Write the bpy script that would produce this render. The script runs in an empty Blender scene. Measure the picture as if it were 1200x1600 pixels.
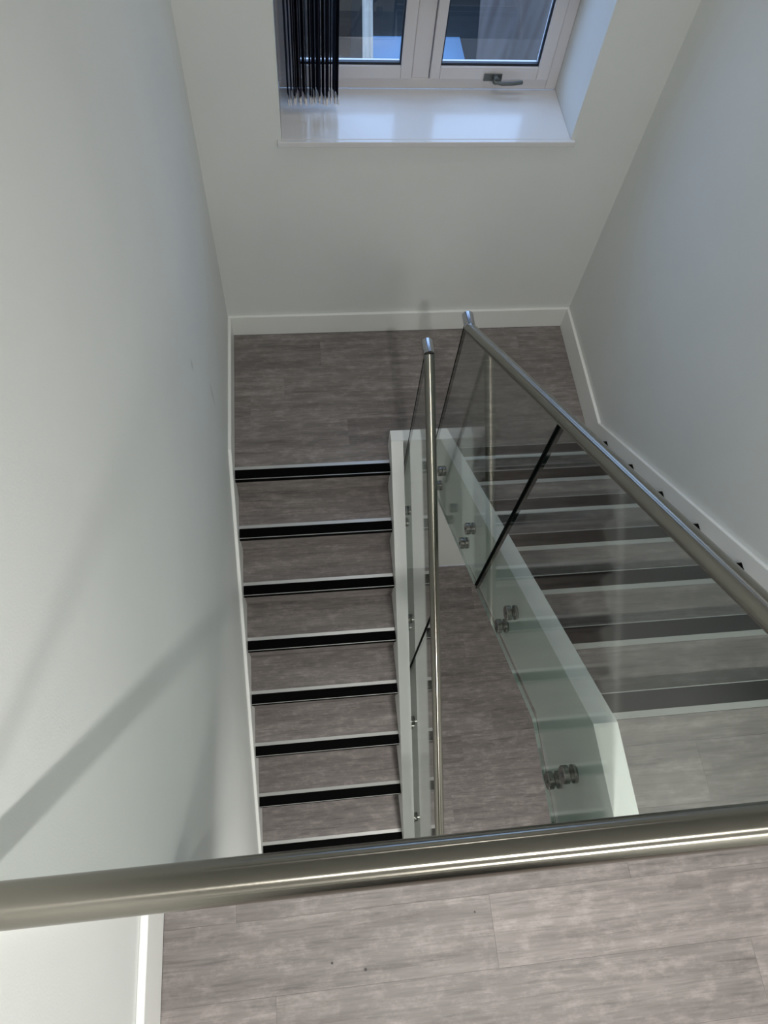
import bpy, bmesh, math, random
from mathutils import Vector

random.seed(7)
SC = bpy.context.scene
COL = SC.collection

# ------------------------------------------------------------------ camera
cam_d = bpy.data.cameras.new('camera')
cam = bpy.data.objects.new('camera', cam_d)
COL.objects.link(cam)
cam.location = (-0.1040, -0.3700, 1.9991)
cam.rotation_euler = (0.4621, -0.0698, -0.0965)
cam_d.sensor_fit = 'HORIZONTAL'
cam_d.sensor_width = 36.0
cam_d.lens = 1118.9 / 1200 * 36.0
cam_d.clip_start = 0.02
cam_d.clip_end = 200
SC.camera = cam

# ------------------------------------------------------------------ world: dusk sky
w = bpy.data.worlds.new('World')
SC.world = w
w.use_nodes = True
bg = w.node_tree.nodes['Background']
bg.inputs[0].default_value = (0.40, 0.60, 1.0, 1)
bg.inputs[1].default_value = 4.0

# ------------------------------------------------------------------ exposure
SC.view_settings.view_transform = 'Standard'
SC.view_settings.look = 'None'
SC.view_settings.gamma = 1
SC.view_settings.use_curve_mapping = False
SC.view_settings.exposure = -0.04

# ------------------------------------------------------------------ lamps (built with the ceiling downlights below)
LAMP_UP = [(0.42, -0.96, 26.0), (0.50, 1.95, 4.5)]     # x, y, watts on the ceiling
PANEL_W = 38.0                                            # unseen square panel further back, added large for soft, even light
LAMP_LOW = [(0.60, -1.15, 34.0)]                          # under the upper landing
CEIL = 2.42
LAMP_COL = (1.0, 0.972, 0.925)

# ------------------------------------------------------------------ dimensions
R = 0.193                 # rise
G = 0.2542                # going
S = R / G
ZH = -7 * R               # half landing
ZL = -16 * R              # lower floor
YN = 1.510                # nosing of the half landing above the lower flight
XL, XR = -0.497, 1.515    # side walls
XLU = -0.518              # side wall beside the upper landing
YF = 2.495                # far wall
SK = 0.018                # skirting thickness
YE = -0.385               # edge of the upper landing
YB = -3.2
LS0, LS1 = 0.350, 0.4145  # lower flight string
RS0, RS1 = 0.593, 0.658   # upper flight string
HS = 0.0736
YW = 1.630                # wall below the half landing

def zr(y, h=0.0): return -S * y + h                 # pitch line, upper flight
def zl(y, h=0.0): return ZH - (YN - y) * S + h      # pitch line, lower flight

# ------------------------------------------------------------------ materials
def new_mat(name):
    m = bpy.data.materials.new(name); m.use_nodes = True
    return m, m.node_tree, m.node_tree.nodes['Principled BSDF']

def node(t, typ, **kw):
    n = t.nodes.new(typ)
    for k, v in kw.items(): setattr(n, k, v)
    return n

def simple(name, col, rough=0.5, metal=0.0, spec=0.5, coat=0.0):
    m, t, b = new_mat(name)
    b.inputs['Base Color'].default_value = (*col, 1)
    b.inputs['Roughness'].default_value = rough
    b.inputs['Metallic'].default_value = metal
    b.inputs['Specular IOR Level'].default_value = spec
    b.inputs['Coat Weight'].default_value = coat
    return m

def paint(name, col, rough, bump=0.15, scale=220, smudge=None):
    m, t, b = new_mat(name)
    geo = node(t, 'ShaderNodeNewGeometry')
    n1 = node(t, 'ShaderNodeTexNoise'); n1.inputs['Scale'].default_value = scale
    n1.inputs['Detail'].default_value = 3
    t.links.new(geo.outputs['Position'], n1.inputs['Vector'])
    n2 = node(t, 'ShaderNodeTexNoise'); n2.inputs['Scale'].default_value = 1.7
    n2.inputs['Detail'].default_value = 4
    t.links.new(geo.outputs['Position'], n2.inputs['Vector'])
    ramp = node(t, 'ShaderNodeMapRange')
    ramp.inputs['From Min'].default_value = 0.3; ramp.inputs['From Max'].default_value = 0.7
    ramp.inputs['To Min'].default_value = 0.965; ramp.inputs['To Max'].default_value = 1.02
    t.links.new(n2.outputs['Fac'], ramp.inputs['Value'])
    mul = node(t, 'ShaderNodeVectorMath', operation='SCALE')
    mul.inputs[0].default_value = col
    t.links.new(ramp.outputs['Result'], mul.inputs['Scale'])
    out = mul.outputs['Vector']
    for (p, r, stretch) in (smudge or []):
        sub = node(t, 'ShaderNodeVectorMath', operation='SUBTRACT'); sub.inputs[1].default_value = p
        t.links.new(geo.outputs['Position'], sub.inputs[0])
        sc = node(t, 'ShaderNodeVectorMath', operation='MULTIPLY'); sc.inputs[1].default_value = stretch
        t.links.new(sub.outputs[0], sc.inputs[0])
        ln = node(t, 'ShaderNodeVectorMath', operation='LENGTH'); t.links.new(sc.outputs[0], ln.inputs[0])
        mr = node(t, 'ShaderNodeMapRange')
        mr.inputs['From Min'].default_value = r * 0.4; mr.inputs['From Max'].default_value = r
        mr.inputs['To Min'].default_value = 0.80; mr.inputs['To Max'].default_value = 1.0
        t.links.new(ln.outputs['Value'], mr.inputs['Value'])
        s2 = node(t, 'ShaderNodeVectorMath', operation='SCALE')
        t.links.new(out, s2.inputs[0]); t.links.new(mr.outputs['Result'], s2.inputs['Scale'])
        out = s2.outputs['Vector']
    t.links.new(out, b.inputs['Base Color'])
    b.inputs['Roughness'].default_value = rough
    b.inputs['Specular IOR Level'].default_value = 0.35
    bp = node(t, 'ShaderNodeBump'); bp.inputs['Strength'].default_value = bump
    bp.inputs['Distance'].default_value = 0.0006
    t.links.new(n1.outputs['Fac'], bp.inputs['Height'])
    t.links.new(bp.outputs['Normal'], b.inputs['Normal'])
    return m

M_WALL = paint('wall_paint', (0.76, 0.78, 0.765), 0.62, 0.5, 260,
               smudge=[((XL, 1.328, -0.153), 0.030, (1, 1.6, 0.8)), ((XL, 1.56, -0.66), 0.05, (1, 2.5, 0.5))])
M_CEIL = paint('ceiling_paint', (0.78, 0.78, 0.76), 0.8)
M_TRIM = paint('white_satin_paint', (0.88, 0.89, 0.87), 0.33, 0.1, 90)
M_SILL = paint('sill_gloss_white', (0.74, 0.74, 0.75), 0.17, 0.03, 40)
M_SILL.node_tree.nodes['Principled BSDF'].inputs['Specular IOR Level'].default_value = 0.7
M_UPVC = simple('window_plastic', (0.66, 0.635, 0.645), 0.35)
M_BLACK = simple('black_insert', (0.0015, 0.0015, 0.0015), 0.8, 0, 0.06)
M_ALU = simple('aluminium_nosing', (0.62, 0.62, 0.61), 0.36, 0.9)
M_GASKET = simple('rubber_gasket', (0.006, 0.010, 0.02), 0.5)
M_SLAT = simple('blind_fabric', (0.012, 0.014, 0.030), 0.85, 0, 0.2)
M_WEIGHT = simple('blind_weight', (0.78, 0.75, 0.74), 0.5)
M_HANDLE = simple('handle_metal', (0.12, 0.13, 0.125), 0.4, 0.6)
M_SMOOTH = simple('slab_edge', (0.12, 0.11, 0.105), 0.8)
M_EDGE = simple('glass_edge_darkened', (0.002, 0.005, 0.004), 0.6, 0, 0.05)  # near-black colour stands for internal reflection darkening the clear glass edge
M_EDGEB = simple('glass_bottom_edge_glint', (0.42, 0.50, 0.46), 0.25)  # pale colour paints the bright reflection line along the bottom edge

def steel(name, col, rough, axis=None):
    """ground stainless tube: the grinding lines run round it, so highlights smear along its axis"""
    m, t, b = new_mat(name)
    geo = node(t, 'ShaderNodeNewGeometry')
    n = node(t, 'ShaderNodeTexNoise'); n.inputs['Scale'].default_value = 260; n.inputs['Detail'].default_value = 3
    t.links.new(geo.outputs['Position'], n.inputs['Vector'])
    mr = node(t, 'ShaderNodeMapRange')
    mr.inputs['To Min'].default_value = rough * 0.85; mr.inputs['To Max'].default_value = rough * 1.15
    t.links.new(n.outputs['Fac'], mr.inputs['Value'])
    t.links.new(mr.outputs['Result'], b.inputs['Roughness'])
    b.inputs['Base Color'].default_value = (*col, 1)
    b.inputs['Metallic'].default_value = 1.0
    if axis:
        v = node(t, 'ShaderNodeCombineXYZ')
        for i in range(3): v.inputs[i].default_value = axis[i]
        b.inputs['Anisotropic'].default_value = 0.92
        t.links.new(v.outputs[0], b.inputs['Tangent'])
    return m
STEEL_COL = (0.28, 0.265, 0.23)
M_STEEL_X = steel('satin_stainless_front', STEEL_COL, 0.20, (1, 0, 0))
_l = math.hypot(1, R / G)
M_STEEL_S = steel('satin_stainless_flight', STEEL_COL, 0.20, (0, 1 / _l, -R / G / _l))
M_STEEL_T = steel('satin_stainless_lower', STEEL_COL, 0.20, (0, 1 / _l, R / G / _l))
M_CAP = steel('polished_stainless', (0.27, 0.265, 0.25), 0.2)
M_END = steel('window_lit_stainless', (0.50, 0.50, 0.52), 0.2)  # paler, bluer than the rail: the window's reflection put into the colour

SPECKS = [(-0.029, -0.592, 0.0045), (-0.107, -0.571, 0.0035), (0.249, -0.500, 0.003)]

def wood(name):
    """grey-brown vinyl plank: grain runs along x, tone of each board from the object colour"""
    m, t, b = new_mat(name)
    geo = node(t, 'ShaderNodeNewGeometry'); oi = node(t, 'ShaderNodeObjectInfo')
    off = node(t, 'ShaderNodeVectorMath', operation='MULTIPLY'); off.inputs[1].default_value = (37, 23, 11)
    t.links.new(oi.outputs['Color'], off.inputs[0])
    add = node(t, 'ShaderNodeVectorMath', operation='ADD')
    t.links.new(geo.outputs['Position'], add.inputs[0]); t.links.new(off.outputs[0], add.inputs[1])
    def noise(scale_vec, detail, rough=0.6, dist=0.0):
        mp = node(t, 'ShaderNodeVectorMath', operation='MULTIPLY'); mp.inputs[1].default_value = scale_vec
        t.links.new(add.outputs[0], mp.inputs[0])
        n = node(t, 'ShaderNodeTexNoise'); n.inputs['Scale'].default_value = 1
        n.inputs['Detail'].default_value = detail; n.inputs['Roughness'].default_value = rough
        n.inputs['Distortion'].default_value = dist
        t.links.new(mp.outputs[0], n.inputs['Vector'])
        return n
    nA = noise((2.2, 22, 22), 7, 0.66, 0.15)      # broad streaks
    nB = noise((10, 160, 160), 4, 0.6)           # fine fibres
    nC = noise((14, 26, 26), 7, 0.72)             # worn pale blotches
    nD = noise((4.5, 75, 75), 4, 0.7, 0.1)       # dark cracks
    rA = node(t, 'ShaderNodeValToRGB')
    e = rA.color_ramp.elements
    e[0].position = 0.30; e[0].color = (0.150, 0.131, 0.126, 1)
    e[1].position = 0.70; e[1].color = (0.275, 0.248, 0.238, 1)
    t.links.new(nA.outputs['Fac'], rA.inputs['Fac'])
    def mul(colsock, fac_sock, fmin, fmax, tmin, tmax):
        mr = node(t, 'ShaderNodeMapRange')
        for k, v in (('From Min', fmin), ('From Max', fmax), ('To Min', tmin), ('To Max', tmax)):
            mr.inputs[k].default_value = v
        t.links.new(fac_sock, mr.inputs['Value'])
        s = node(t, 'ShaderNodeVectorMath', operation='SCALE')
        t.links.new(colsock, s.inputs[0]); t.links.new(mr.outputs['Result'], s.inputs['Scale'])
        return s.outputs['Vector']
    c = mul(rA.outputs['Color'], nB.outputs['Fac'], 0.25, 0.75, 0.80, 1.18)
    c = mul(c, nD.outputs['Fac'], 0.32, 0.46, 0.72, 1.0)
    c = mul(c, nC.outputs['Fac'], 0.48, 0.66, 0.96, 1.36)
    # tone per board
    sep = node(t, 'ShaderNodeSeparateColor'); t.links.new(oi.outputs['Color'], sep.inputs['Color'])
    c = mul(c, sep.outputs['Red'], 0, 1, 0.86, 1.12)
    for (sx, sy, sr) in SPECKS:              # small dark marks on the upper landing
        ds = node(t, 'ShaderNodeVectorMath', operation='DISTANCE'); ds.inputs[1].default_value = (sx, sy, 0)
        t.links.new(geo.outputs['Position'], ds.inputs[0])
        c = mul(c, ds.outputs['Value'], sr * 0.6, sr, 0.15, 1.0)
    t.links.new(c, b.inputs['Base Color'])
    b.inputs['Roughness'].default_value = 0.52
    b.inputs['Specular IOR Level'].default_value = 0.4
    bp = node(t, 'ShaderNodeBump'); bp.inputs['Strength'].default_value = 0.25; bp.inputs['Distance'].default_value = 0.0008
    t.links.new(nB.outputs['Fac'], bp.inputs['Height']); t.links.new(bp.outputs['Normal'], b.inputs['Normal'])
    return m
M_WOOD = wood('grey_plank')

def glass(name, tint, ior=1.5, rough=0.0):
    """clear slab: both faces' reflection is put on the face the ray enters by, the far face only lets it out"""
    m = bpy.data.materials.new(name); m.use_nodes = True
    t = m.node_tree; t.nodes.clear()
    out = node(t, 'ShaderNodeOutputMaterial')
    geo = node(t, 'ShaderNodeNewGeometry')
    fr = node(t, 'ShaderNodeFresnel'); fr.inputs['IOR'].default_value = ior
    one = node(t, 'ShaderNodeMath', operation='ADD'); one.inputs[1].default_value = 1.0
    t.links.new(fr.outputs[0], one.inputs[0])
    two = node(t, 'ShaderNodeMath', operation='MULTIPLY'); two.inputs[1].default_value = 2.0
    t.links.new(fr.outputs[0], two.inputs[0])
    dv = node(t, 'ShaderNodeMath', operation='DIVIDE')
    t.links.new(two.outputs[0], dv.inputs[0]); t.links.new(one.outputs[0], dv.inputs[1])
    inv = node(t, 'ShaderNodeMath', operation='SUBTRACT'); inv.inputs[0].default_value = 1.0
    t.links.new(geo.outputs['Backfacing'], inv.inputs[1])
    fac = node(t, 'ShaderNodeMath', operation='MULTIPLY')
    t.links.new(dv.outputs[0], fac.inputs[0]); t.links.new(inv.outputs[0], fac.inputs[1])
    tr = node(t, 'ShaderNodeBsdfTransparent'); tr.inputs[0].default_value = (*tint, 1)
    gl = node(t, 'ShaderNodeBsdfGlossy'); gl.inputs['Color'].default_value = (1, 1, 1, 1)
    gl.inputs['Roughness'].default_value = rough
    mx = node(t, 'ShaderNodeMixShader')
    t.links.new(fac.outputs[0], mx.inputs[0]); t.links.new(tr.outputs[0], mx.inputs[1]); t.links.new(gl.outputs[0], mx.inputs[2])
    t.links.new(mx.outputs[0], out.inputs['Surface'])
    return m
M_GLASS = glass('toughened_glass', (0.84, 0.88, 0.862), 1.50, 0.06)
M_GLASSF = glass('toughened_glass_front', (0.94, 0.96, 0.95), 1.50, 0.02)
M_PANE = glass('window_glass', (0.93, 0.95, 0.95), 1.5)

def emit(name, col, s):
    m = bpy.data.materials.new(name); m.use_nodes = True
    t = m.node_tree; t.nodes.clear()
    o = node(t, 'ShaderNodeOutputMaterial'); e = node(t, 'ShaderNodeEmission')
    e.inputs[0].default_value = (*col, 1); e.inputs[1].default_value = s
    t.links.new(e.outputs[0], o.inputs['Surface'])
    return m

# ------------------------------------------------------------------ mesh helpers
def tag(o, label=None, cat=None, group=None, kind=None):
    if label: o['label'] = label
    if cat: o['category'] = cat
    if group: o['group'] = group
    if kind: o['kind'] = kind
    return o

def link(name, bm, mats, parent=None, smooth=False, bevel=0.0, seg=2):
    me = bpy.data.meshes.new(name)
    bmesh.ops.recalc_face_normals(bm, faces=bm.faces)
    bm.to_mesh(me); bm.free()
    if not isinstance(mats, (list, tuple)): mats = [mats]
    for m in mats: me.materials.append(m)
    if smooth:
        for p in me.polygons: p.use_smooth = True
    o = bpy.data.objects.new(name, me); COL.objects.link(o)
    if parent is not None: o.parent = parent
    if bevel:
        b = o.modifiers.new('bevel', 'BEVEL'); b.width = bevel; b.segments = seg; b.limit_method = 'ANGLE'
        b.angle_limit = math.radians(40)
    return o

def box(bm, x0, x1, y0, y1, z0, z1, mi=0):
    vs = [bm.verts.new((x, y, z)) for z in (z0, z1) for x, y in ((x0, y0), (x1, y0), (x1, y1), (x0, y1))]
    fs = []
    for q in ((3, 2, 1, 0), (4, 5, 6, 7), (0, 1, 5, 4), (1, 2, 6, 5), (2, 3, 7, 6), (3, 0, 4, 7)):
        f = bm.faces.new([vs[i] for i in q]); f.material_index = mi; fs.append(f)
    return fs

def boxo(name, dims, mat, parent=None, bevel=0.0):
    bm = bmesh.new(); box(bm, *dims); return link(name, bm, mat, parent, bevel=bevel)

def prism_yz(bm, pts, x0, x1, mi=0, edge_mi=None):
    """polygon given in (y, z) extruded along x"""
    a = [bm.verts.new((x0, y, z)) for y, z in pts]; b = [bm.verts.new((x1, y, z)) for y, z in pts]
    f = bm.faces.new(a); f.material_index = mi
    f = bm.faces.new(list(reversed(b))); f.material_index = mi
    n = len(pts)
    for i in range(n):
        f = bm.faces.new((a[i], b[i], b[(i + 1) % n], a[(i + 1) % n]))
        f.material_index = mi if edge_mi is None else (edge_mi[i] if isinstance(edge_mi, (list, tuple)) else edge_mi)

def prismo(name, pts, x0, x1, mat, parent=None, bevel=0.0):
    bm = bmesh.new(); prism_yz(bm, pts, x0, x1); return link(name, bm, mat, parent, bevel=bevel)

def empty(name, loc=(0, 0, 0)):
    o = bpy.data.objects.new(name, None); o.empty_display_size = 0.05; COL.objects.link(o)
    o.location = loc
    return o

def adopt(root):
    """children were modelled in world space: shift them so the empty sits at its own base"""
    for c in root.children:
        c.location = Vector(c.location) - Vector(root.location)

def tube(bm, pts, r, n=40, cap0=True, cap1=True, dome0=0.0, dome1=0.0):
    """mitred tube through pts"""
    pts = [Vector(p) for p in pts]
    dirs = [(pts[i + 1] - pts[i]).normalized() for i in range(len(pts) - 1)]
    up = Vector((0, 0, 1)) if abs(dirs[0].z) < 0.95 else Vector((1, 0, 0))
    u = dirs[0].cross(up).normalized(); v = u.cross(dirs[0]).normalized()
    ring = [u * math.cos(2 * math.pi * k / n) * r + v * math.sin(2 * math.pi * k / n) * r for k in range(n)]
    rings = []
    def add(c, rr): rings.append([bm.verts.new(c + q) for q in rr])
    if dome0:
        for a in (80, 60, 35, 12):
            k = math.cos(math.radians(a)); add(pts[0] - dirs[0] * (dome0 * math.sin(math.radians(a))), [q * k for q in ring])
    add(pts[0], ring)
    cur = ring
    for i in range(1, len(pts)):
        d0 = dirs[i - 1]
        if i < len(pts) - 1:
            d1 = dirs[i]; nrm = (d0 + d1).normalized()
            mit = [q - d0 * (q.dot(nrm) / d0.dot(nrm)) for q in cur]
            add(pts[i], mit)
            rot = d0.rotation_difference(d1)
            cur = [rot @ q for q in cur]
        else:
            add(pts[i], cur)
            if dome1:
                for a in (12, 35, 60, 80):
                    k = math.cos(math.radians(a)); add(pts[i] + d0 * (dome1 * math.sin(math.radians(a))), [q * k for q in cur])
    for a, b in zip(rings[:-1], rings[1:]):
        for k in range(n):
            bm.faces.new((a[k], a[(k + 1) % n], b[(k + 1) % n], b[k]))
    if cap0: bm.faces.new(list(reversed(rings[0])))
    if cap1: bm.faces.new(rings[-1])

def cyl(bm, c, axis, r, l, n=28, chamfer=0.0015):
    """solid disc from c along axis, chamfered at both rims"""
    c = Vector(c); a = Vector(axis).normalized()
    tube_pts = [(0, r - chamfer), (chamfer, r), (l - chamfer, r), (l, r - chamfer)]
    u = a.orthogonal().normalized(); v = a.cross(u)
    rings = []
    for t, rr in tube_pts:
        rings.append([bm.verts.new(c + a * t + (u * math.cos(2 * math.pi * k / n) + v * math.sin(2 * math.pi * k / n)) * rr) for k in range(n)])
    for p, q in zip(rings[:-1], rings[1:]):
        for k in range(n): bm.faces.new((p[k], p[(k + 1) % n], q[(k + 1) % n], q[k]))
    bm.faces.new(list(reversed(rings[0]))); bm.faces.new(rings[-1])

def auto_smooth(o, ang=35):
    me = o.data
    for p in me.polygons: p.use_smooth = True
    bm = bmesh.new(); bm.from_mesh(me)
    for e in bm.edges:
        if len(e.link_faces) == 2 and e.calc_face_angle(0) > math.radians(ang): e.smooth = False
    bm.to_mesh(me); bm.free()

# ================================================================== SETTING
# --- walls
def wall(name, boxes, label, mat=M_WALL):
    bm = bmesh.new()
    for d in boxes: box(bm, *d)
    return tag(link(name, bm, mat), label, 'wall', kind='structure')

wall('wall_left', [(XL - 0.2, XL, YE - 0.005, YF, ZL - 0.1, CEIL), (XL - 0.2, XLU, YB, YE - 0.005, 0.0, CEIL),
                   (XL - 0.2, XL, YB, YE - 0.005, ZL - 0.1, -0.02)],
     'plain off-white wall on the left of the stairwell with the handrail shadow')
wall('wall_right', [(XR, XR + 0.2, YB, YF, ZL - 0.1, CEIL)], 'plain off-white wall beside the upper flight on the right')
WX0, WX1, WZ0, WZ1 = -0.130, 1.178, -0.122, 1.10
YO = 2.93
wall('wall_far', [(XL - 0.2, WX0, YF, YO, ZL - 0.1, CEIL), (WX1, XR + 0.2, YF, YO, ZL - 0.1, CEIL),
                  (WX0, WX1, YF, YO, ZL - 0.1, WZ0), (WX0, WX1, YF, YO, WZ1, CEIL)],
     'off-white end wall with the deep window recess above the half landing')
wall('wall_back', [(XL - 0.2, XR + 0.2, YB - 0.2, YB, ZL - 0.1, CEIL)], 'off-white wall behind the upper landing')
wall('wall_lower', [(XL, XR, YW, YW + 0.1, ZL, ZH - 0.02)],
     'white wall below the half landing seen down the stairwell gap')
tag(boxo('ceiling', (XL - 0.2, XR + 0.2, YB, YO, CEIL, CEIL + 0.1), M_CEIL), 'flat white ceiling over stairs and landing', 'ceiling', kind='structure')

# unseen dark double door, added to reflect as a dark band along the front handrail
M_DOOR = simple('dark_reflection_door', (0.020, 0.018, 0.016), 0.45)
dr = tag(empty('reflection_door', (0.40, YB, 0.0)), 'unseen dark double door added to reflect a dark band in the front handrail', 'door', kind='structure')
bm = bmesh.new(); box(bm, -0.42, -0.35, YB, YB + 0.03, 0.0, 2.12); box(bm, 1.15, 1.22, YB, YB + 0.03, 0.0, 2.12); box(bm, -0.35, 1.15, YB, YB + 0.03, 2.05, 2.12)
link('door_frame', bm, M_DOOR, dr, bevel=0.003)
for x0, hx_ in ((-0.348, 0.34), (0.402, 0.46)):
    lf = boxo('door_leaf', (x0, x0 + 0.746, YB + 0.001, YB + 0.024, 0.006, 2.048), M_DOOR, dr, bevel=0.003)
    bm = bmesh.new(); tube(bm, [(hx_, YB + 0.024, 1.0), (hx_, YB + 0.065, 1.0), (hx_ + (-0.1 if hx_ < 0.4 else 0.1), YB + 0.065, 1.0)], 0.009, 12)
    link('door_handle', bm, M_CAP, lf)
for c in dr.children: c.location = -Vector(dr.location)

# --- slabs with planks as parts
def plank_field(parent, rows, z, thick=0.004, gap=0.0004):
    """rows: (y0, y1, [x breaks])"""
    for (y0, y1, xs) in rows:
        for a, b in zip(xs[:-1], xs[1:]):
            bm = bmesh.new(); box(bm, a + gap / 2, b - gap / 2, y0 + gap / 2, y1 - gap / 2, z - thick, z)
            o = link('plank', bm, M_WOOD, parent)
            o.color = (random.random(), random.random(), random.random(), 1)

f1 = bmesh.new(); box(f1, XLU, XR, YB, YE, -0.30, -0.0042); box(f1, RS1, XR, YE, -0.030, -0.29, -0.0042)
f1 = link('floor', f1, M_SMOOTH)
tag(f1, 'upper landing floor of grey-brown planks below the front handrail', 'floor', kind='structure')
rows = [(-0.465, YE - 0.002, [XLU + SK, -0.33, 0.66]), (-0.465, -0.307, [0.6601, 1.22, XR - SK]),
        (-0.307, -0.149, [RS1, 0.93, XR - SK]), (-0.149, -0.0765, [RS1, 1.31, XR - SK])]
y = -0.465; k = 0
brk = [[XLU + SK, 0.29, XR - SK], [XLU + SK, -0.24, 0.93, XR - SK], [XLU + SK, 0.55, XR - SK], [XLU + SK, 0.05, 1.2, XR - SK]]
while y > YB + 0.16:
    rows.append((y - 0.158, y, brk[k % 4])); y -= 0.158; k += 1
rows.append((YB, y, [XLU + SK, 0.4, XR - SK]))
plank_field(f1, [r for r in rows if r[1] - r[0] > 0.01], 0.0)

f2 = bmesh.new()
box(f2, XL, LS0, YN + 0.02, YF, ZH - 0.25, ZH - 0.0042); box(f2, LS0, RS1, 1.64, YF, ZH - 0.25, ZH - 0.0042)
box(f2, RS1, XR, 1.5, YF, ZH - 0.25, ZH - 0.0042)
f2 = tag(link('floor', f2, M_SMOOTH), 'half landing floor of dark grey-brown planks beneath the window', 'floor', kind='structure')
a, b = XL + SK, XR - SK
yb = YN + 0.0745
plank_field(f2, [(2.407, YF - SK, [a, 0.62, b]), (2.227, 2.407, [a, 0.02, 1.21, b]), (2.047, 2.227, [a, -0.2, 0.80, b]),
                 (1.867, 2.047, [a, -0.39, 0.80, b]), (1.678, 1.867, [a, 0.14, 1.05, b]), (yb, 1.678, [a, LS0]),
                 (1.508, 1.678, [RS1, 1.12, b])], ZH)

f3 = tag(boxo('floor', (XL, XR, YB, YW, ZL - 0.1, ZL - 0.0042), M_SMOOTH), 'lower floor of purplish grey planks seen down the gap between the flights', 'floor', kind='structure')
rows = []; y = YW; k = 0
brk = [[XL, 0.62, XR], [XL, 0.3, 1.1, XR], [XL, 0.86, XR], [XL, 0.1, 0.98, XR], [XL, 0.74, XR]]
while y - 0.18 > YB:
    rows.append((y - 0.18, y, brk[k % 5])); y -= 0.18; k += 1
plank_field(f3, rows, ZL)

# --- skirting boards (mitred, rounded top)
def skirt(name, dims, label):
    return tag(boxo(name, dims, M_TRIM, bevel=0.004), label, 'skirting board', kind='structure')
SKH = 0.152
skirt('baseboard_left', (XLU, XLU + SK, YB, YE, 0, 0.172), 'white skirting board at the left edge of the upper landing')
skirt('baseboard_far', (XL, XR, YF - SK, YF, ZH, ZH + SKH), 'white skirting board under the window along the half landing')
skirt('baseboard_back', (XLU, -0.42, YB, YB + SK, 0, 0.172), 'white skirting board on the wall behind the upper landing')
# pitched and level skirting on the side walls
HL = 0.080
ykl = YN + (SKH - HL) / S
tag(prismo('baseboard_left', [(YF - SK, ZH - 0.01), (YF - SK, ZH + SKH), (ykl, ZH + SKH), (-0.60, zl(-0.60, HL)), (-0.60, zl(-0.60, -0.33)), (YN, ZH - 0.2), (YN + 0.06, ZH - 0.01)],
           XL, XL + SK, M_TRIM, bevel=0.004), 'white skirting board stepping down the left wall beside the lower flight', 'skirting board', kind='structure')
HR_ = 0.066
ykr = (HR_ - (ZH + SKH)) / S
tag(prismo('baseboard_right', [(YF - SK, ZH - 0.01), (YF - SK, ZH + SKH), (ykr, ZH + SKH), (0 - (0.152 - HR_) / S, 0.152), (YB, 0.152), (YB, -0.01), (0.1, -0.3), (1.48, ZH - 0.01)],
           XR - SK, XR, M_TRIM, bevel=0.004), 'white skirting board climbing the right wall beside the upper flight', 'skirting board', kind='structure')

# --- trims: upstand at the half landing edge, fascia of the upper landing
bm = bmesh.new(); box(bm, LS0, RS0, 1.610, 1.677, ZH - 0.30, ZH + SKH)
tag(link('trim_1', bm, M_TRIM, bevel=0.0025), 'white upstand capping the half landing edge between the two flights', 'trim', kind='structure')
bm = bmesh.new(); box(bm, XL, RS0 - 0.001, YE, YE + 0.004, -0.33, -0.002)
tag(link('trim_2', bm, M_TRIM), 'white fascia board on the edge of the upper landing', 'trim', kind='structure')

# ================================================================== STAIRCASES
def nosing(parent, x0, x1, y, z, d):
    """aluminium nosing: front corner at y; d=+1 if the step body lies towards +y"""
    bm = bmesh.new()
    def b(ya, yb_, za, zb_): box(bm, x0, x1, min(ya, yb_), max(ya, yb_), za, zb_)
    b(y, y + d * 0.0755, z - 0.006, z + 0.0006)
    b(y, y + d * 0.012, z - 0.032, z - 0.006)
    n = link('nosing', bm, M_ALU, parent)
    bm = bmesh.new()
    def b2(ya, yb_, za, zb_): box(bm, x0 + 0.0005, x1 - 0.0005, min(ya, yb_), max(ya, yb_), za, zb_)
    b2(y + d * 0.0028, y + d * 0.0565, z + 0.0004, z + 0.0016)
    b2(y - d * 0.0012, y + d * 0.001, z - 0.031, z - 0.0030)
    t = link('grip_insert', bm, M_BLACK, n)
    t['label'] = 'black ribbed grip insert'
    n['label'] = 'silver nosing strip with black insert'
    return n

def flight(name, x0, x1, y0, z0, d, n, label, last_tread):
    """y0,z0: front corner of the top nosing; each lower step goes -d in y"""
    root = empty(name, ((x0 + x1) / 2, y0 - d * n * G, z0 - (n + 1) * R))
    tag(root, label, 'staircase')
    for j in range(n + 1):
        yf = y0 - d * j * G; z = z0 - j * R
        nosing(root, x0, x1, yf, z, d)
        if j > 0:
            bk = y0 - d * (j - 1) * G + d * 0.018       # riser of the step above
            fr = yf + d * 0.0760
            bm = bmesh.new(); box(bm, x0, x1, min(fr, bk - d * 0.0005), max(fr, bk - d * 0.0005), z - 0.006, z)
            t = link('tread', bm, M_WOOD, root); t.color = (random.random() * 0.8, random.random(), random.random(), 1)
        # riser under this nosing
        ry = yf + d * 0.018
        bm = bmesh.new(); box(bm, x0, x1, min(ry, ry + d * 0.012), max(ry, ry + d * 0.012), z - R + 0.0004, z - 0.0065)
        t = link('riser', bm, M_WOOD, root); t.color = (random.random() * 0.6, random.random(), random.random(), 1)
    return root

low = flight('staircase', XL + SK + 0.0005, LS0 - 0.0005, YN, ZH, 1, 8,
             'narrow lower flight with black-edged steps between the left wall and white string', True)
up = flight('staircase', RS1 + 0.0005, XR - SK - 0.0005, 0.0, 0.0, -1, 6,
            'upper flight with black-edged steps seen through glass on the right', True)
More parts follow.
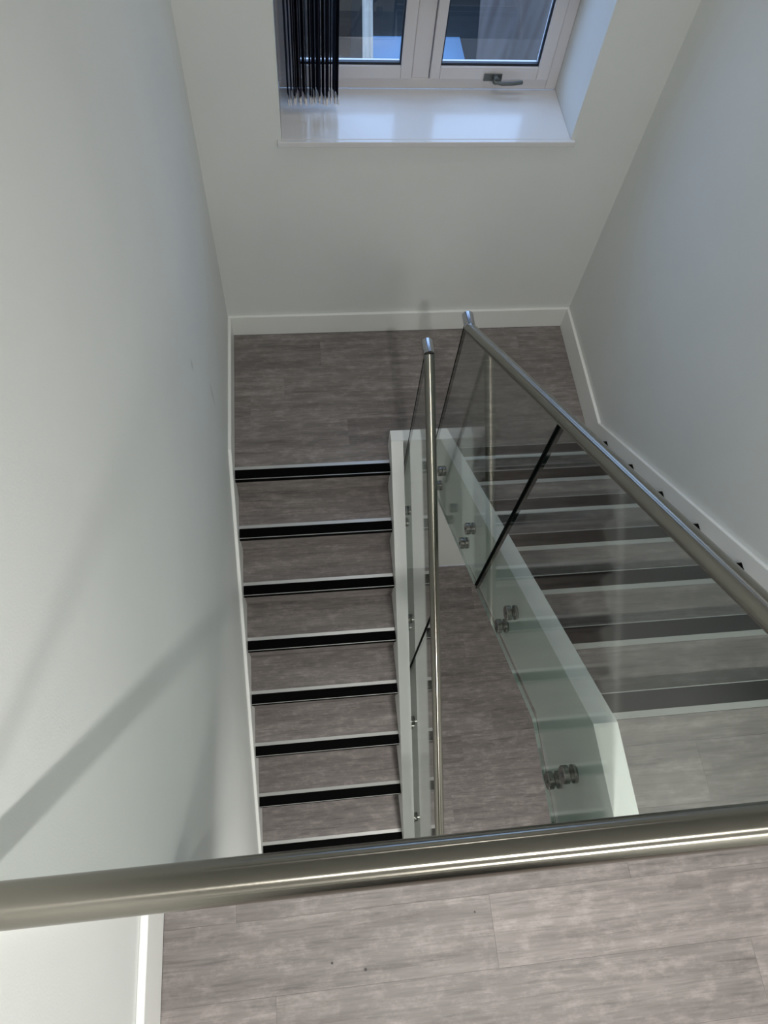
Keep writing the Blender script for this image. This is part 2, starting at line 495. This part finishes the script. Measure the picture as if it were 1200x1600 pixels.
# strings
prismo('string_board', [(1.6095, ZH + SKH), (1.6095, ZH - 0.30), (YN + 0.05, zl(YN + 0.05, -0.34)), (-0.62, zl(-0.62, -0.34)), (-0.62, zl(-0.62, HS)), (YN + (SKH - HS) / S, ZH + SKH)],
       LS0, LS1, M_TRIM, low, bevel=0.0025)['label'] = 'white string board with a flat top edge'
yk = -(SKH - HS) / S
ye_ = (HS - (ZH + SKH)) / S
prismo('string_board', [(YE, SKH), (YE, -0.33), (0.02, -0.33), (1.30, zr(1.30, -0.34)), (1.677, zr(1.30, -0.34)), (1.677, ZH + SKH), (ye_, ZH + SKH), (yk, SKH)],
       RS0, RS1, M_TRIM, up, bevel=0.0025)['label'] = 'white string board with a flat top edge'
# soffits
prismo('soffit', [(YN + 0.1, zl(YN + 0.1, -0.30)), (-0.62, zl(-0.62, -0.30)), (-0.62, zl(-0.62, -0.32)), (YN + 0.1, zl(YN + 0.1, -0.32))],
       XL + SK, LS0, M_WALL, low)
prismo('soffit', [(0.02, zr(0.02, -0.30)), (1.49, zr(1.49, -0.30)), (1.49, zr(1.49, -0.32)), (0.02, zr(0.02, -0.32))],
       RS1, XR - SK, M_WALL, up)
for root in (low, up): adopt(root)

# ================================================================== GUARDRAILS
RR = 0.0224
HRL = 0.944            # rail centre above the pitch line

def standoff(parent, x_face, z, y, side, barrel, xg0, xg1):
    """side: -1 cap shows towards -x. Stainless cap each side of the glass, barrel to the string"""
    bm = bmesh.new()
    if side < 0:
        cyl(bm, (xg0, y, z), (-1, 0, 0), 0.0255, 0.018)
        o = link('standoff', bm, M_CAP, parent); auto_smooth(o)
        bm = bmesh.new(); cyl(bm, (xg1, y, z), (1, 0, 0), 0.0255, barrel, chamfer=0.0008)
    else:
        cyl(bm, (xg1, y, z), (1, 0, 0), 0.0255, 0.018)
        o = link('standoff', bm, M_CAP, parent); auto_smooth(o)
        bm = bmesh.new(); cyl(bm, (xg0, y, z), (-1, 0, 0), 0.0255, barrel, chamfer=0.0008)
    q = link('spacer', bm, M_CAP, o); auto_smooth(q)
    bm = bmesh.new(); c0 = xg0 - 0.0182 if side < 0 else xg1 + 0.0182
    cyl(bm, (c0, y, z), (side, 0, 0), 0.0065, 0.0016, 6, 0.0003)
    q = link('screw_head', bm, M_HANDLE, o)

def panel(parent, pts, x0, x1, kinds):
    bm = bmesh.new(); prism_yz(bm, pts, x0, x1, 0, kinds)
    bmesh.ops.recalc_face_normals(bm, faces=bm.faces)
    o = link('glass_panel', bm, [M_GLASS, M_EDGE, M_EDGEB], parent)
    ys = [p[0] for p in pts]; n = len(pts)
    for i in range(n):                       # upright ends: black band painting the edge's dark internal reflection
        (ya, za), (yb_, zb_) = pts[i], pts[(i + 1) % n]
        if abs(ya - yb_) < 1e-6 and abs(za - zb_) > 0.3:
            w_ = 0.011 if abs(ya - max(ys)) < 1e-6 and max(ys) > 1.4 else 0.005
            inn = w_ if ya < max(ys) - 1e-6 else -w_
            q = boxo('edge_band', (x0 - 0.0003, x1 + 0.0003, min(ya, ya + inn) - (0.0003 if inn > 0 else 0), max(ya, ya + inn) + (0.0003 if inn < 0 else 0), min(za, zb_) + 0.004, max(za, zb_) - 0.012), M_EDGE, o)
            q['label'] = 'near-black band painting the internal reflection at the upright glass edge'
    return o

# --- upper flight guardrail (right) with its level return over the landing edge
GX0, GX1 = 0.5705, 0.5825
g = tag(empty('glass_guardrail', (0.576, 0.62, zr(0.62, -0.31))), 'glass balustrade with steel handrail on the well side of the upper flight', 'guardrail')
top = HRL - 0.012
yA0, yA1 = 0.629, 1.563
panel(g, [(yA0, zr(yA0, -0.311)), (yA1, zr(yA1, -0.311)), (yA1, max(zr(yA1, top), zr(1.49, top))), (1.49, zr(1.49, top)), (yA0, zr(yA0, top))], GX0, GX1, [2, 1, 1, 1, 1])
yr = -(1.166 - HRL) / S
panel(g, [(0.617, zr(0.617, -0.311)), (0.617, zr(0.617, top)), (yr, 1.166 - 0.012), (-0.362, 1.166 - 0.012), (-0.362, -0.306), (-0.006, -0.306)], GX0, GX1, [1, 1, 1, 1, 2, 2])
XHR = 0.5725
bm = bmesh.new()
zs = zr(1.487, HRL)
tube(bm, [(XHR, 1.487, zs), (XHR, yr, 1.166), (XHR, -0.3717 - 0.0, 1.166), (XHR - 0.10, -0.3717, 1.166)], RR, cap0=True, cap1=True)
hr_ = link('handrail', bm, M_STEEL_S, g); auto_smooth(hr_, 20)
bm = bmesh.new(); tube(bm, [(XHR, 1.556, zs), (XHR, 1.4872, zs)], RR, cap0=True, dome0=0.010)
o = link('end_cap', bm, M_END, hr_); auto_smooth(o, 30); o['label'] = 'short end piece of the handrail, coloured paler for the reflected window'
for yy in (1.355, 0.860, 0.360, -0.200):
    base = zr(yy) if yy > 0 else 0.0
    for h in (-0.062, -0.212): standoff(g, 0, base + h, yy, -1, RS0 - GX1, GX0, GX1)
adopt(g)

# --- lower flight guardrail (left)
HX0, HX1 = 0.4315, 0.4435
g = tag(empty('glass_guardrail', (0.4375, 0.62, zl(0.62, -0.31))), 'glass balustrade with steel handrail on the well side of the lower flight', 'guardrail')
for (p0, p1) in ((0.631, 1.575), (-0.330, 0.619), (-0.72, -0.342)):
    panel(g, [(p0, zl(p0, -0.311)), (p1, zl(p1, -0.311)), (p1, min(zl(p1, top), zl(1.53, top))), (min(p1, 1.53), zl(min(p1, 1.53), top)), (p0, zl(p0, top))] if p1 > 1.53 else
          [(p0, zl(p0, -0.311)), (p1, zl(p1, -0.311)), (p1, zl(p1, top)), (p0, zl(p0, top))], HX0, HX1, [2, 1, 1, 1, 1] if p1 > 1.53 else [2, 1, 1, 1])
XHL = 0.4400
zs = zl(1.530, HRL)
bm = bmesh.new(); tube(bm, [(XHL, 1.530, zs), (XHL, -0.74, zl(-0.74, HRL)), (XHL, -0.82, zl(-0.74, HRL))], RR, cap0=True, cap1=True, dome1=0.010)
hr_ = link('handrail', bm, M_STEEL_T, g); auto_smooth(hr_, 20)
bm = bmesh.new(); tube(bm, [(XHL, 1.600, zs), (XHL, 1.5302, zs)], RR, cap0=True, dome0=0.010)
o = link('end_cap', bm, M_END, hr_); auto_smooth(o, 30); o['label'] = 'short end piece of the handrail, coloured paler for the reflected window'
dv = Vector((0, 1, S)).normalized()
p = Vector((XHL, 1.530, zs)) - dv * 0.004
bm = bmesh.new(); tube(bm, [p, p - dv * 0.012], RR + 0.0012)
o = link('collar', bm, M_CAP, hr_); auto_smooth(o, 30)
for yy in (1.36, 0.86, 0.36, -0.14, -0.55):
    for h in (-0.062, -0.212): standoff(g, 0, zl(yy, h), yy, 1, HX0 - LS1, HX0, HX1)
adopt(g)

# --- front guardrail across the well at the landing edge
g = tag(empty('glass_guardrail', (0.0, -0.372, -0.30)), 'level steel handrail on glass crossing the foreground at the landing edge', 'guardrail')
bm = bmesh.new()
for (x0, x1) in ((XL + 0.012, 0.030), (0.042, 0.562)):
    fs = box(bm, x0, x1, -0.378, -0.366, -0.30, 1.154)
    for f, mi in zip(fs, (2, 1, 0, 1, 0, 1)): f.material_index = mi
    link('glass_panel', bm, [M_GLASSF, M_EDGE, M_EDGEB], g); bm = bmesh.new()
bm.free()
bm = bmesh.new(); tube(bm, [(XL + 0.006, -0.3717, 1.166), (XHR - 0.1002, -0.3717, 1.166)], RR, n=64)
hr_ = link('handrail', bm, M_STEEL_X, g); auto_smooth(hr_, 20)
bm = bmesh.new(); cyl(bm, (XL, -0.3717, 1.166), (1, 0, 0), 0.036, 0.006)
o = link('wall_flange', bm, M_CAP, hr_); auto_smooth(o)
for xx in (-0.36, -0.10, 0.16, 0.44):
    for h in (-0.09, -0.22):
        bm = bmesh.new(); cyl(bm, (xx, -0.366, h), (0, 1, 0), 0.0255, 0.010)
        o = link('standoff', bm, M_CAP, g); auto_smooth(o)
        bm = bmesh.new(); cyl(bm, (xx, -0.378, h), (0, -1, 0), 0.0255, 0.003)
        q = link('spacer', bm, M_CAP, o); auto_smooth(q)
adopt(g)

# ================================================================== WINDOW
YP = 2.850           # face of the outer frame
win = tag(empty('window_1', (0.52, YP, -0.10)), 'white two-light casement window above the deep blue-lit sill', 'window', kind='structure')
ZS = -0.100
def ring(bm, x0, x1, z0, z1, wl, wr, wb, wt, y0, y1):
    box(bm, x0, x0 + wl, y0, y1, z0, z1); box(bm, x1 - wr, x1, y0, y1, z0, z1)
    box(bm, x0 + wl, x1 - wr, y0, y1, z0, z0 + wb); box(bm, x0 + wl, x1 - wr, y0, y1, z1 - wt, z1)
bm = bmesh.new()
ring(bm, WX0 + 0.001, WX1 - 0.001, ZS + 0.0005, WZ1 - 0.001, 0.045, 0.053, 0.050, 0.045, YP, YP + 0.07)
box(bm, 0.478, 0.558, YP, YP + 0.07, ZS + 0.05, WZ1 - 0.045)
link('window_frame', bm, M_UPVC, win, bevel=0.004)
for (x0, x1, wl, wr) in ((-0.083, 0.476, 0.050, 0.052), (0.561, 1.121, 0.045, 0.056)):
    z0, z1 = ZS + 0.053, WZ1 - 0.048
    bm = bmesh.new(); ring(bm, x0, x1, z0, z1, wl, wr, 0.060, 0.055, YP - 0.014, YP + 0.045)
    sash = link('sash', bm, M_UPVC, win, bevel=0.004)
    a0, a1, c0, c1 = x0 + wl, x1 - wr, z0 + 0.060, z1 - 0.055
    bm = bmesh.new(); ring(bm, a0, a1, c0, c1, 0.006, 0.006, 0.011, 0.006, YP - 0.004, YP + 0.012)
    link('gasket', bm, M_GASKET, sash)['label'] = 'dark rubber glazing gasket'
    boxo('pane', (a0 + 0.001, a1 - 0.001, YP + 0.012, YP + 0.018, c0 + 0.001, c1 - 0.001), M_PANE, sash)
# handle on the right-hand sash
bm = bmesh.new()
hx, hz = 0.868, ZS + 0.070
box(bm, hx - 0.055, hx + 0.030, YP - 0.024, YP - 0.0182, hz - 0.016, hz + 0.016)
cyl(bm, (hx, YP - 0.024, hz - 0.002), (0, -1, 0), 0.017, 0.024, 20)
link('handle', bm, M_HANDLE, sash, bevel=0.002)['label'] = 'grey metal casement handle'
bm = bmesh.new()
pts = [(hx - 0.01, YP - 0.046, hz - 0.004), (hx + 0.03, YP - 0.052, hz - 0.010), (hx + 0.075, YP - 0.053, hz - 0.008), (hx + 0.122, YP - 0.050, hz - 0.004)]
tube(bm, pts, 0.0085, 14, dome0=0.004, dome1=0.004)
hl = link('handle', bm, M_HANDLE, sash); auto_smooth(hl); hl['label'] = 'grey metal lever of the handle'
# sill board
bm = bmesh.new(); prev = None
box(bm, WX0 + 0.0005, WX1 - 0.0005, YF, YP + 0.0, ZS - 0.021, ZS)
box(bm, WX0 - 0.018, WX1 + 0.020, YF - 0.020, YF - 0.0002, ZS - 0.026, ZS)
link('sill', bm, M_SILL, win, bevel=0.003)['label'] = 'glossy white sill board'
adopt(win)

# ================================================================== VERTICAL BLIND
bl = tag(empty('vertical_blind', (0.02, 2.70, ZS + 0.03)), 'dark blue vertical blind drawn into a bunch at the left of the window', 'blind')
boxo('headrail', (WX0 + 0.01, WX1 - 0.01, 2.68, 2.72, WZ1 - 0.04, WZ1 - 0.002), M_UPVC, bl)
NS = 19
slat_me = None
for i in range(NS):
    x = -0.090 + i * 0.212 / (NS - 1) + random.uniform(-0.0025, 0.0025)
    zb_ = -0.030 + random.uniform(-0.006, 0.004)
    th = math.radians(random.uniform(-7, 7))
    # slightly wavy fabric vane, seen edge on
    bm = bmesh.new(); n = 6; d = 0.0011
    for s0 in range(n):
        pass
    A = []
    for s0 in range(n + 1):
        v = -0.044 + 0.088 * s0 / n
        off = 0.0022 * math.sin(s0 * 1.1 + i)
        for sx in (-d / 2, d / 2):
            A.append((math.sin(th) * v + off + sx, math.cos(th) * v))
    lo = [bm.verts.new((px, py, zb_)) for px, py in A]; hi = [bm.verts.new((px, py, WZ1 - 0.05)) for px, py in A]
    for s0 in range(n):
        i0 = 2 * s0
        for k0, k1 in ((i0, i0 + 2), (i0 + 3, i0 + 1)):
            bm.faces.new((lo[k0], lo[k1], hi[k1], hi[k0]))
        bm.faces.new((lo[i0], lo[i0 + 1], lo[i0 + 3], lo[i0 + 2])); bm.faces.new((hi[i0], hi[i0 + 2], hi[i0 + 3], hi[i0 + 1]))
    bm.faces.new((lo[1], lo[0], hi[0], hi[1])); bm.faces.new((lo[2 * n], lo[2 * n + 1], hi[2 * n + 1], hi[2 * n]))
    s = link('slat', bm, M_SLAT, bl); s.location = (x, 2.70, 0)
    # bottom weight with its loop of link chain
    bm = bmesh.new()
    wv = Vector((math.sin(th), math.cos(th), 0))
    for t0 in (-0.040, -0.015, 0.012):
        c = wv * t0; 
        box(bm, c.x - 0.0022, c.x + 0.0022, c.y - 0.011, c.y + 0.011, zb_ - 0.016, zb_ + (0.012 if t0 == -0.040 else 0.004))
    pts = []
    for q in range(9):
        a_ = math.pi * q / 8
        pts.append(wv * (-0.040 + 0.080 * q / 8) + Vector((0.002 * math.sin(q * 2.1), 0, zb_ - 0.010 - 0.026 * math.sin(a_))))
    tube(bm, pts, 0.0022, 6)
    wgt = link('weight', bm, M_WEIGHT, s); wgt['label'] = 'pale bottom weight and link chain'
adopt(bl)

# ================================================================== OUTSIDE, SEEN DOWN THROUGH THE WINDOW
M_ROOFD = paint('felt_roof', (0.030, 0.034, 0.036), 0.8, 0.6, 60)
M_BLUE = simple('rooflight_sky_reflection', (0.17, 0.29, 0.44), 0.10, 0.0, 0.8)  # blue base colour stands in for the reflected sky
M_TARP = paint('grey_sheeting', (0.085, 0.068, 0.060), 0.4, 0.6, 35)
M_POST = paint('pale_plastic', (0.40, 0.36, 0.30), 0.6, 0.6, 60)
M_HEDGE = paint('dark_fence', (0.012, 0.026, 0.022), 0.8, 0.6, 30)
M_BRICKW = paint('brown_render', (0.035, 0.028, 0.022), 0.8, 0.6, 30)
o = boxo('floor', (-4, 6, YO + 0.02, 9, -0.75, -0.65), M_ROOFD)
tag(o, 'dark felted flat roof outside below the window', 'roof', kind='structure')
rl = tag(empty('rooflight', (0.71, 3.9, -0.65)), 'rooflight coloured with reflected blue sky on the dark roof outside both window panes', 'rooflight')
boxo('kerb', (0.415, 0.985, 3.55, 4.17, -0.65, -0.605), M_ROOFD, rl)
boxo('glazing', (0.425, 0.980, 3.58, 4.115, -0.605, -0.597), M_BLUE, rl)
adopt(rl)
# pleated grey sheet leaning against a rack on the right
def sheet(name, corners, nx, nz, amp, mat, thick, label, cat, seed):
    rnd = random.Random(seed)
    c00, c10, c01, c11 = [Vector(c) for c in corners]
    nrm = (c10 - c00).cross(c01 - c00).normalized()
    bm = bmesh.new(); F = []; B = []
    ph = [rnd.uniform(0, 6.28) for _ in range(4)]
    for j in range(nz + 1):
        v = j / nz
        for i in range(nx + 1):
            u = i / nx
            p = c00.lerp(c10, u).lerp(c01.lerp(c11, u), v); u = u - 0.18 * v
            off = amp * (math.sin(u * 19 + ph[0] + v * 2.5) * 0.5 + math.sin(u * 43 + ph[1] - v * 3) * 0.3 + math.sin(u * 8 + v * 5 + ph[2]) * 0.5)
            F.append(bm.verts.new(p + nrm * off)); B.append(bm.verts.new(p + nrm * (off - thick)))
    W = nx + 1
    for j in range(nz):
        for i in range(nx):
            a_ = j * W + i
            bm.faces.new((F[a_], F[a_ + 1], F[a_ + W + 1], F[a_ + W])); bm.faces.new((B[a_], B[a_ + W], B[a_ + W + 1], B[a_ + 1]))
    for i in range(nx):
        bm.faces.new((F[i], B[i], B[i + 1], F[i + 1])); k_ = nz * W + i
        bm.faces.new((F[k_], F[k_ + 1], B[k_ + 1], B[k_]))
    for j in range(nz):
        a_ = j * W; bm.faces.new((F[a_], F[a_ + W], B[a_ + W], B[a_])); a_ += nx
        bm.faces.new((F[a_], B[a_], B[a_ + W], F[a_ + W]))
    o = link(name, bm, mat, smooth=True)
    return tag(o, label, cat)
sheet('grey_sheeting', [(1.01, 3.74, -0.60), (2.05, 3.64, -0.60), (1.06, 4.37, 0.25), (2.3, 4.25, 0.25)], 110, 24, 0.045, M_TARP, 0.006,
      'creased grey sheeting leaning outside the right-hand window pane', 'sheeting', 3)
sheet('plastic_strip', [(0.345, 3.62, -0.645), (0.405, 3.62, -0.645), (0.38, 4.55, 0.10), (0.44, 4.55, 0.10)], 12, 24, 0.006, M_POST, 0.004,
      'pale crumpled plastic strip leaning outside the left-hand window pane', 'strip', 5)
tag(boxo('boundary_fence', (-3, 5, 4.62, 4.70, -0.65, 0.05), M_HEDGE), 'dark green fence beyond the roof outside the window', 'fence')
bx = boxo('masonry_block', (-1.2, 0.30, 4.0, 4.45, -0.649, -0.10), M_BRICKW)
tag(bx, 'brown-grey low wall outside behind the blind', 'wall')

# ================================================================== DOWNLIGHTS
M_LAMP = emit('lamp_diffuser', LAMP_COL, 14.0)
def downlight(x, y, z, watts, label):
    g = tag(empty('downlight', (x, y, z)), label, 'ceiling light')
    bm = bmesh.new(); n = 32
    def rg(r, zz): return [bm.verts.new((r * math.cos(2 * math.pi * k / n), r * math.sin(2 * math.pi * k / n), zz)) for k in range(n)]
    a_, b_, c_, d_ = rg(0.060, 0.0), rg(0.060, -0.006), rg(0.045, -0.008), rg(0.045, 0.0)
    for p, q in ((a_, b_), (b_, c_), (c_, d_), (d_, a_)):
        for k in range(n): bm.faces.new((p[k], p[(k + 1) % n], q[(k + 1) % n], q[k]))
    link('bezel', bm, M_UPVC, g)
    bm = bmesh.new(); cyl(bm, (0, 0, -0.0055), (0, 0, 1), 0.0445, 0.004, 32)
    link('diffuser', bm, M_LAMP, g)
    ld = bpy.data.lights.new('lamp', 'AREA'); ld.shape = 'DISK'; ld.size = 0.060; ld.energy = watts; ld.color = LAMP_COL; ld.spread = math.radians(150)
    lo_ = bpy.data.objects.new('lamp', ld); COL.objects.link(lo_); lo_.parent = g; lo_.location = (0, 0, -0.009)
    return g
names_up = ['round white downlight in the ceiling just behind the front handrail', 'round white downlight in the ceiling above the half landing']
for (x, y, wt), lb in zip(LAMP_UP, names_up): downlight(x, y, CEIL, wt, lb)
tag(boxo('ceiling', (XL, XR, YB, YE - 0.01, -0.34, -0.3005), M_CEIL), 'plastered ceiling beneath the upper landing', 'ceiling', kind='structure')
for (x, y, wt) in LAMP_LOW: downlight(x, y, -0.34, wt, 'round white downlight in the ceiling below the upper landing')
g = tag(empty('fill_panel', (0.95, -2.25, CEIL)), 'unseen square light panel added for soft light towards the back wall', 'ceiling light')  # unseen panel, made broad so its rail shadow washes out
bm = bmesh.new(); ring3 = [(-0.30, -0.27), (0.27, 0.30)]
box(bm, -0.30, -0.275, -0.30, 0.30, -0.012, 0); box(bm, 0.275, 0.30, -0.30, 0.30, -0.012, 0)
box(bm, -0.275, 0.275, -0.30, -0.275, -0.012, 0); box(bm, -0.275, 0.275, 0.275, 0.30, -0.012, 0)
link('frame', bm, M_UPVC, g)
bm = bmesh.new(); box(bm, -0.2745, 0.2745, -0.2745, 0.2745, -0.006, -0.001)
link('diffuser', bm, emit('panel_diffuser', LAMP_COL, 3.0), g)
ld = bpy.data.lights.new('panel_lamp', 'AREA'); ld.shape = 'SQUARE'; ld.size = 0.54; ld.energy = PANEL_W; ld.color = LAMP_COL
lo_ = bpy.data.objects.new('panel_lamp', ld); COL.objects.link(lo_); lo_.parent = g; lo_.location = (0, 0, -0.010)
